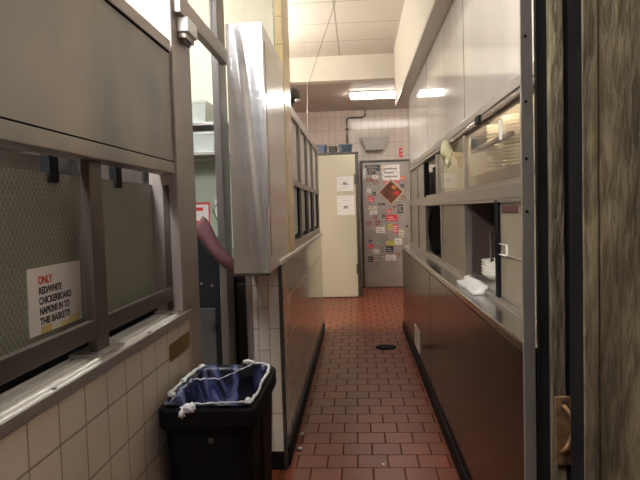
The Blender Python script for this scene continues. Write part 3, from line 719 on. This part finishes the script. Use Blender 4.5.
# far door
d = struct(box(.105, .86, 9.66, 9.715, .012, 2.055, bev=.003).build('door_1', 'doorskin'), 'scuffed metal door covered in stickers')
MB().cyl((.80, 9.60, 1.0), (.80, 9.66, 1.0), .02, seg=12).build('door_handle', 'steel_x', d)
struct(box(.07, .10, 9.64, 9.72, 0, 2.06).build('trim_17', 'darkmetal'), 'dark frame left of the far door')
struct(box(.07, .90, 9.64, 9.72, 2.06, 2.085).build('trim_18', 'darkmetal'), 'dark frame above the far door')
STK = [('k', 0.149, 0.392, 1.964, 2.005, 'long dark grey sticker along the top left of the far door'), ('k', 0.18, 0.39, 1.908, 1.955, 'black oblong sticker, second from the top left of the far door'),
 ('k', 0.187, 0.316, 1.853, 1.90, 'short black sticker, third from the top left of the far door'), ('w', 0.425, 0.709, 1.75, 2.004, 'large white poster at the top right of the far door'),
 ('o', 0.72, 0.784, 1.749, 1.816, 'small orange sticker beside the large white poster'), ('r', 0.16, 0.272, 1.733, 1.793, 'dark red sticker at the upper left of the far door'),
 ('b', 0.273, 0.36, 1.696, 1.757, 'brown sticker touching the dark red one at upper left'), ('w', 0.172, 0.235, 1.555, 1.63, 'tiny white sticker left of the diamond poster'),
 ('k', 0.26, 0.315, 1.51, 1.57, 'small black square sticker left of the diamond poster'), ('p', 0.185, 0.28, 1.406, 1.50, 'pink-red square sticker at the left edge below the black square'),
 ('k', 0.346, 0.458, 1.345, 1.385, 'flat black sticker just below the diamond poster'), ('k', 0.662, 0.748, 1.213, 1.35, 'upright black sticker near the right edge of the far door'),
 ('g', 0.30, 0.36, 1.60, 1.682, 'small green sticker above left of the diamond poster'), ('k', 0.715, 0.772, 1.62, 1.68, 'small black sticker right of the diamond poster'),
 ('R', 0.471, 0.655, 1.085, 1.19, 'bright red wide sticker right of the door centre'), ('p', 0.581, 0.665, 0.888, 1.038, 'upright pink-red sticker below the bright red wide one'),
 ('y', 0.492, 0.575, 0.94, 1.04, 'yellow sticker beside the upright pink-red one'), ('c', 0.675, 0.755, 0.82, 0.938, 'cream sticker at the right edge of the far door'),
 ('r', 0.259, 0.323, 1.127, 1.185, 'dark red sticker topmost of the triangle of three on the left'), ('r', 0.159, 0.222, 1.015, 1.09, 'dark red sticker leftmost of the triangle of three'),
 ('r', 0.298, 0.369, 1.027, 1.105, 'dark red sticker rightmost of the triangle of three'), ('w', 0.303, 0.448, 0.894, 0.996, 'white sticker in the middle of the far door'),
 ('R', 0.165, 0.25, 0.645, 0.715, 'bright red sticker low on the left of the far door'), ('k', 0.461, 0.58, 0.578, 0.68, 'black sticker under the yellow strip, low on the far door'),
 ('y', 0.461, 0.603, 0.685, 0.762, 'yellow strip sticker on top of the low black one'), ('k', 0.175, 0.231, 0.735, 0.786, 'tiny black sticker above the low bright red one'),
 ('g', 0.265, 0.427, 0.697, 0.767, 'pale green oblong sticker low on the far door'), ('k', 0.16, 0.24, 0.422, 0.515, 'black square sticker lowest on the left of the far door'),
 ('gy', 0.375, 0.438, 0.483, 0.6, 'grey upright sticker low in the middle of the far door'), ('t', 0.297, 0.345, 0.353, 0.421, 'taupe sticker lowest of all on the far door'),
 ('g', .60, .70, 1.40, 1.46, 'green sticker below right of the diamond poster'), ('gy', .17, .22, 1.66, 1.70, 'small grey sticker under the dark red one at upper left'),
 ('c', .19, .33, 1.27, 1.34, 'cream oblong sticker left below the diamond poster'), ('p', .48, .57, 1.22, 1.28, 'pale red sticker above the bright red wide one'),
 ('w', .25, .35, .56, .63, 'small white sticker low left beside the bright red one'), ('b', .62, .69, .49, .56, 'brown sticker low on the right of the far door'), ('c', .41, .47, 1.88, 1.99, 'cream upright sticker between the black labels and the large white poster'), ('w', .26, .36, 1.78, 1.84, 'white sticker under the black labels at top left of the far door'),
 ('p', .44, .70, 1.70, 1.745, 'pale pink strip directly under the large white poster'), ('w', .21, .33, 1.20, 1.26, 'white oblong sticker above the triangle of dark red ones'),
 ('g', .40, .47, 1.00, 1.09, 'green sticker left of the bright red wide one'), ('w', .60, .72, .70, .80, 'white sticker below the cream one near the right edge'),
 ('gy', .46, .56, .81, .87, 'grey sticker under the yellow one beside the door centre'), ('k', .40, .45, 1.14, 1.20, 'tiny black sticker left of the bright red wide one'),
 ('w', .11, .155, 1.80, 1.95, 'narrow white sticker at the top left edge of the far door'), ('b', .72, .79, 1.42, 1.50, 'brown sticker at the right edge beside the diamond poster'),
 ('w', .45, .62, .44, .53, 'white oblong sticker under the low black one on the far door'), ('r', .58, .635, 1.295, 1.33, 'small dark red sticker under the lower point of the diamond poster'),
 ('gy', .20, .26, .88, .94, 'grey sticker between the reds and the tiny black one')]
for i, (k, x0, x1, z0, z1, lab) in enumerate(STK):
    o = box(x0, x1, 9.6545 + .0002 * (i % 4), 9.6598, z0, z1).build('door_sticker', 'st_' + k, origin=((x0 + x1) / 2, 9.6598, z0))
    tag(o, lab, 'sticker', 'stickers on the far door')
    h = z1 - z0; w = x1 - x0
    for q in range(2 if h < .12 else 4):
        zz = z0 + h * (.2 + .25 * q * (1 if h >= .12 else 1.5))
        if zz + h * .09 > z1: break
        box(x0 + w * .12, x1 - w * (.15 + .2 * (q % 2)), 9.6535, 9.655, zz, zz + h * .09).build('printed_line', 'st_gy' if k in ('w', 'c', 'y') else 'st_w', o)
t = thing('diamond_poster', (.57, 9.655, 1.38), 'brown and red picture hung as a diamond on the far door', 'poster')
def diamond(cx, cz, r, y0, y1): return MB().prism([(cx, cz - r), (cx + r, cz), (cx, cz + r), (cx - r, cz)], 'y', y0, y1)
M['dia3'] = plain('amber_spot', (.55, .22, .05), .4, 0, .2, (20, 20, 20))
diamond(.57, 1.56, .215, 9.650, 9.654).build('sheet', 'dia1', t)
diamond(.56, 1.56, .185, 9.648, 9.650).build('picture', 'dia2', t)
MB().prism([(.60, 1.53), (.66, 1.50), (.70, 1.54), (.67, 1.58), (.62, 1.57)], 'y', 9.646, 9.648).build('red_spot', 'redink', t)
MB().prism([(.56, 1.63), (.62, 1.60), (.65, 1.64), (.60, 1.68)], 'y', 9.646, 9.648).build('amber_spot', 'dia3', t)
# wall fittings
t = thing('wall_hood', (.31, 9.66, 2.25), 'grey trapezoid light hood on the tile wall above the far door', 'wall lamp')
MB().prism([(.09, 2.455), (.53, 2.455), (.45, 2.25), (.17, 2.25)], 'y', 9.60, 9.72).build('housing', 'hood_grey', t)
box(.17, .45, 9.61, 9.72, 2.235, 2.25).build('rim', 'alu_dark', t)
t = thing('conduit_pipe', (0, 9.69, 2.07), 'thin grey conduit pipe bending up the far tile wall', 'pipe')
MB().tube([(-.13, 9.69, 2.08), (-.13, 9.69, 2.5), (-.13, 9.69, 2.76), (-.10, 9.69, 2.79), (.13, 9.69, 2.79), (.17, 9.69, 2.82), (.17, 9.69, 2.91)], .013, 8).build('pipe', 'alu_dark', t, smooth=True)
for z in (2.3, 2.6): box(-.16, -.10, 9.675, 9.72, z, z + .02).build('clip', 'darkmetal', t)
e = thing('exit_lettering', (.75, 9.70, 2.12), 'red letter on the tile wall beside the far door top', 'lettering')
text_mesh('letter', 'E', .20, 'redink', e, (.705, 9.714, 2.13), ROT_YPLANE, .004, .006, sx=.62)

# --- floor bits
t = thing('floor_drain', (.237, 5.455, 0), 'round black floor drain in the quarry tile', 'drain')
MB().cyl((.237, 5.455, .0), (.237, 5.455, .006), .095, seg=32).build('rim', 'matte_black', t)
for k in range(-3, 4):
    hw = math.sqrt(.08 ** 2 - (k * .022) ** 2); box(.237 - hw, .237 + hw, 5.455 + k * .022 - .006, 5.455 + k * .022 + .006, .006, .009).build('bar', 'black', t)
def scrap(x, y, r, lab, seed):
    mb = MB(); bmesh.ops.create_icosphere(mb.bm, subdivisions=2, radius=1)
    for v in mb.bm.verts:
        d_ = v.co.normalized(); k = r * (1 + .7 * noise.noise(d_ * 3 + Vector((seed, 0, 0))))
        v.co = Vector((x + d_.x * k, y + d_.y * k * 1.4, max(0.0, r * .45 + d_.z * k * .5)))
    tag(mb.build('paper_scrap', 'bagwhite', smooth=True), lab, 'scrap', 'scraps of paper on the floor')
scrap(-.345, 3.12, .014, 'white paper scrap on the floor nearest the corner guard', 1)
scrap(-.35, 3.33, .012, 'white paper scrap against the left black base, farther of the two', 2)
scrap(.10, 2.93, .006, 'tiny white crumb in the middle of the tile floor', 3)

# --- ceiling wires
def wire(p, q, r, mat, lab):
    tag(MB().cyl(p, q, r, seg=6).build('hanging_wire', mat), lab, 'wire')
wire((-.10, 5.0, 3.13), (-.385, 5.0, 2.357), .002, 'darkmetal', 'thin dark wire running slantwise down from the ceiling')
wire((-.40, 5.0, 1.96), (-.385, 5.0, 2.78), .002, 'white', 'thin white pull cord hanging straight down to the window screen')
t = thing('clamp_lamp', (-.42, 3.95, 1.96), 'small dark clamp lamp on top of the window screen', 'lamp')
MB().cyl((-.42, 3.95, 1.96), (-.42, 3.95, 2.03), .012, seg=10).build('stem', 'darkmetal', t)
MB().lathe([(.02, 0), (.06, .03), (.07, .07), (.03, .10)], (-.42, 3.95, 2.02), 20).build('shade', 'darkmetal', t, smooth=True)
MB().lathe([(.004, 0), (.018, .004), (.022, .02), (.01, .03)], (-.375, 3.9, 2.01), 14).build('bulb', 'chrome', t, smooth=True)

# --- near doorway at the right edge
struct(box(.440, .471, 1.60, 1.612, 0, 3.13, bev=.002).build('trim_19', 'case_frame'), 'worn steel angle at the doorway edge')
for z in (1.28, 1.42, 1.57, 1.74):
    tag(MB().cyl((.452, 1.600, z), (.452, 1.5965, z), .004, seg=10).build('frame_screw', 'black'), 'small dark screw in the steel angle', 'screw', 'screws in the steel angle')
struct(box(.485, .62, 1.612, 1.635, 0, 3.13).build('trim_20', 'rubber'), 'black gap strip of the doorway')
struct(box(.510, .546, 1.585, 1.612, 0, 3.13, bev=.004).build('trim_21', 'weathered'), 'narrow tan weathered door stop')
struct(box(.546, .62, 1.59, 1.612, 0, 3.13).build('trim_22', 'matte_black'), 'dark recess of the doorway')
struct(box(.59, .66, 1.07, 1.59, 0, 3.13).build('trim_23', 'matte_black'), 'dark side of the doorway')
struct(box(.374, .398, .997, 1.004, 0, 3.13, bev=.002).build('trim_24', 'weathered'), 'weathered edge board of the doorway')
struct(box(.376, .40, 1.004, 1.07, 0, 3.13).build('trim_25', 'matte_black'), 'inner side of the doorway, its shade put in as black')  # shadow on the wall's side face, put in as black
struct(box(.40, 1.6, 1.0, 1.07, 0, 3.13).build('wall_right', 'weathered'), 'old rough tan painted wall at the right edge')
t = thing('rusty_latch', (.54, 1.575, .60), 'rusty iron latch plate on the dark doorway edge', 'latch')
box(.514, .560, 1.572, 1.586, .60, .785, bev=.004).build('plate', 'rust', t)
MB().tube([(.535, 1.572, .765), (.548, 1.555, .735), (.552, 1.555, .69), (.54, 1.56, .655), (.528, 1.572, .635)], .007, 8).build('hook', 'rust', t, smooth=True)
for z in (.615, .772): MB().cyl((.535, 1.573, z), (.535, 1.567, z), .006, seg=8).build('screw', 'darkmetal', t)

# ------------------------------------------------------------------ lamps in the room
def fixture(x0, x1, y0, y1, z, mat, lab, h=.14, hang=False):
    t = thing('fluorescent_light', ((x0 + x1) / 2, (y0 + y1) / 2, z - h), lab, 'ceiling light')
    if hang: box((x0 + x1) / 2 - .02, (x0 + x1) / 2 + .02, y0, y1, z - .02, z).build('housing', 'white', t)
    else: box(x0 - .02, x1 + .02, y0 - .02, y1 + .02, z - .02, z).build('housing', 'white', t)
    box(x0, x1, y0, y1, z - h, z - .02, bev=.02).build('diffuser', mat, t)
fixture(-.05, 1.15, 8.16, 8.44, 2.91, 'fluor', 'long bright fluorescent ceiling light near the far wall', .06)
fixture(-1.7, -1.3, 5.0, 6.2, 2.45, 'added_fluor_hang', 'unseen hanging light added behind the pale kitchen wall', .10, True)  # added out of view to brighten the ceiling and upper cabinets
for yy in (5.2, 6.0): tag(MB().cyl((-1.5, yy, 2.45), (-1.5, yy, 3.13), .006, seg=8).build('suspension_rod', 'white'), 'thin white rod holding the added light behind the kitchen wall', 'rod', 'rods of the added hanging light')
fixture(-.5, .45, 1.3, 1.55, 3.13, 'fluor_near', 'ceiling light above the doorway')
fixture(-2.4, -1.2, 2.9, 3.4, 3.13, 'fluor_kit', 'kitchen ceiling light beside the pale tiled wall')
M['added_fluor_room'] = emit('added_dim_diffuser', (1, .93, .84), .7)
fixture(-.5, .2, -1.0, -.4, 3.13, 'added_fluor_room', 'dim unseen light added behind the camera')  # added fill for the doorway wall and foreground

M['added_fluor_mirror'] = emit('added_bright_diffuser', (.96, .97, 1), 60)
fixture(-1.15, -.80, -.1, 1.25, 2.85, 'added_fluor_mirror', 'unseen hanging light added above and left of the steel wall panel', .16, True)  # added out of view so its reflection whitens the steel cabinet's top
for yy in (.2, 1.0): tag(MB().cyl((-.975, yy, 2.85), (-.975, yy, 3.13), .006, seg=8).build('suspension_rod', 'white'), 'thin white rod holding the added light left of the steel wall panel', 'rod', 'rods of the added kitchen light')
w = bpy.data.worlds.new('World'); SC.world = w; w.use_nodes = True
w.node_tree.nodes['Background'].inputs[0].default_value = (1, .9, .8, 1); w.node_tree.nodes['Background'].inputs[1].default_value = .02

# ------------------------------------------------------------------ camera
F, H = 587.0, 1.3
dY = Vector((37, 31, -F)).normalized(); u = Vector((-.026, 1, 0)); dZ = (u - dY * u.dot(dY)).normalized(); dX = dY.cross(dZ)
R = Matrix((dX, dY, dZ))
cam = bpy.data.cameras.new('camera'); co = bpy.data.objects.new('camera', cam); COL.objects.link(co)
cam.sensor_width = 36; cam.lens = F / 640 * 36; cam.clip_start = .02
co.matrix_world = Matrix.Translation((0, 0, H)) @ R.to_4x4()
SC.camera = co
SC.view_settings.view_transform = 'Standard'; SC.view_settings.look = 'None'; SC.view_settings.gamma = 1
SC.view_settings.exposure = 0
try: SC.view_settings.use_curve_mapping = False
except Exception: pass
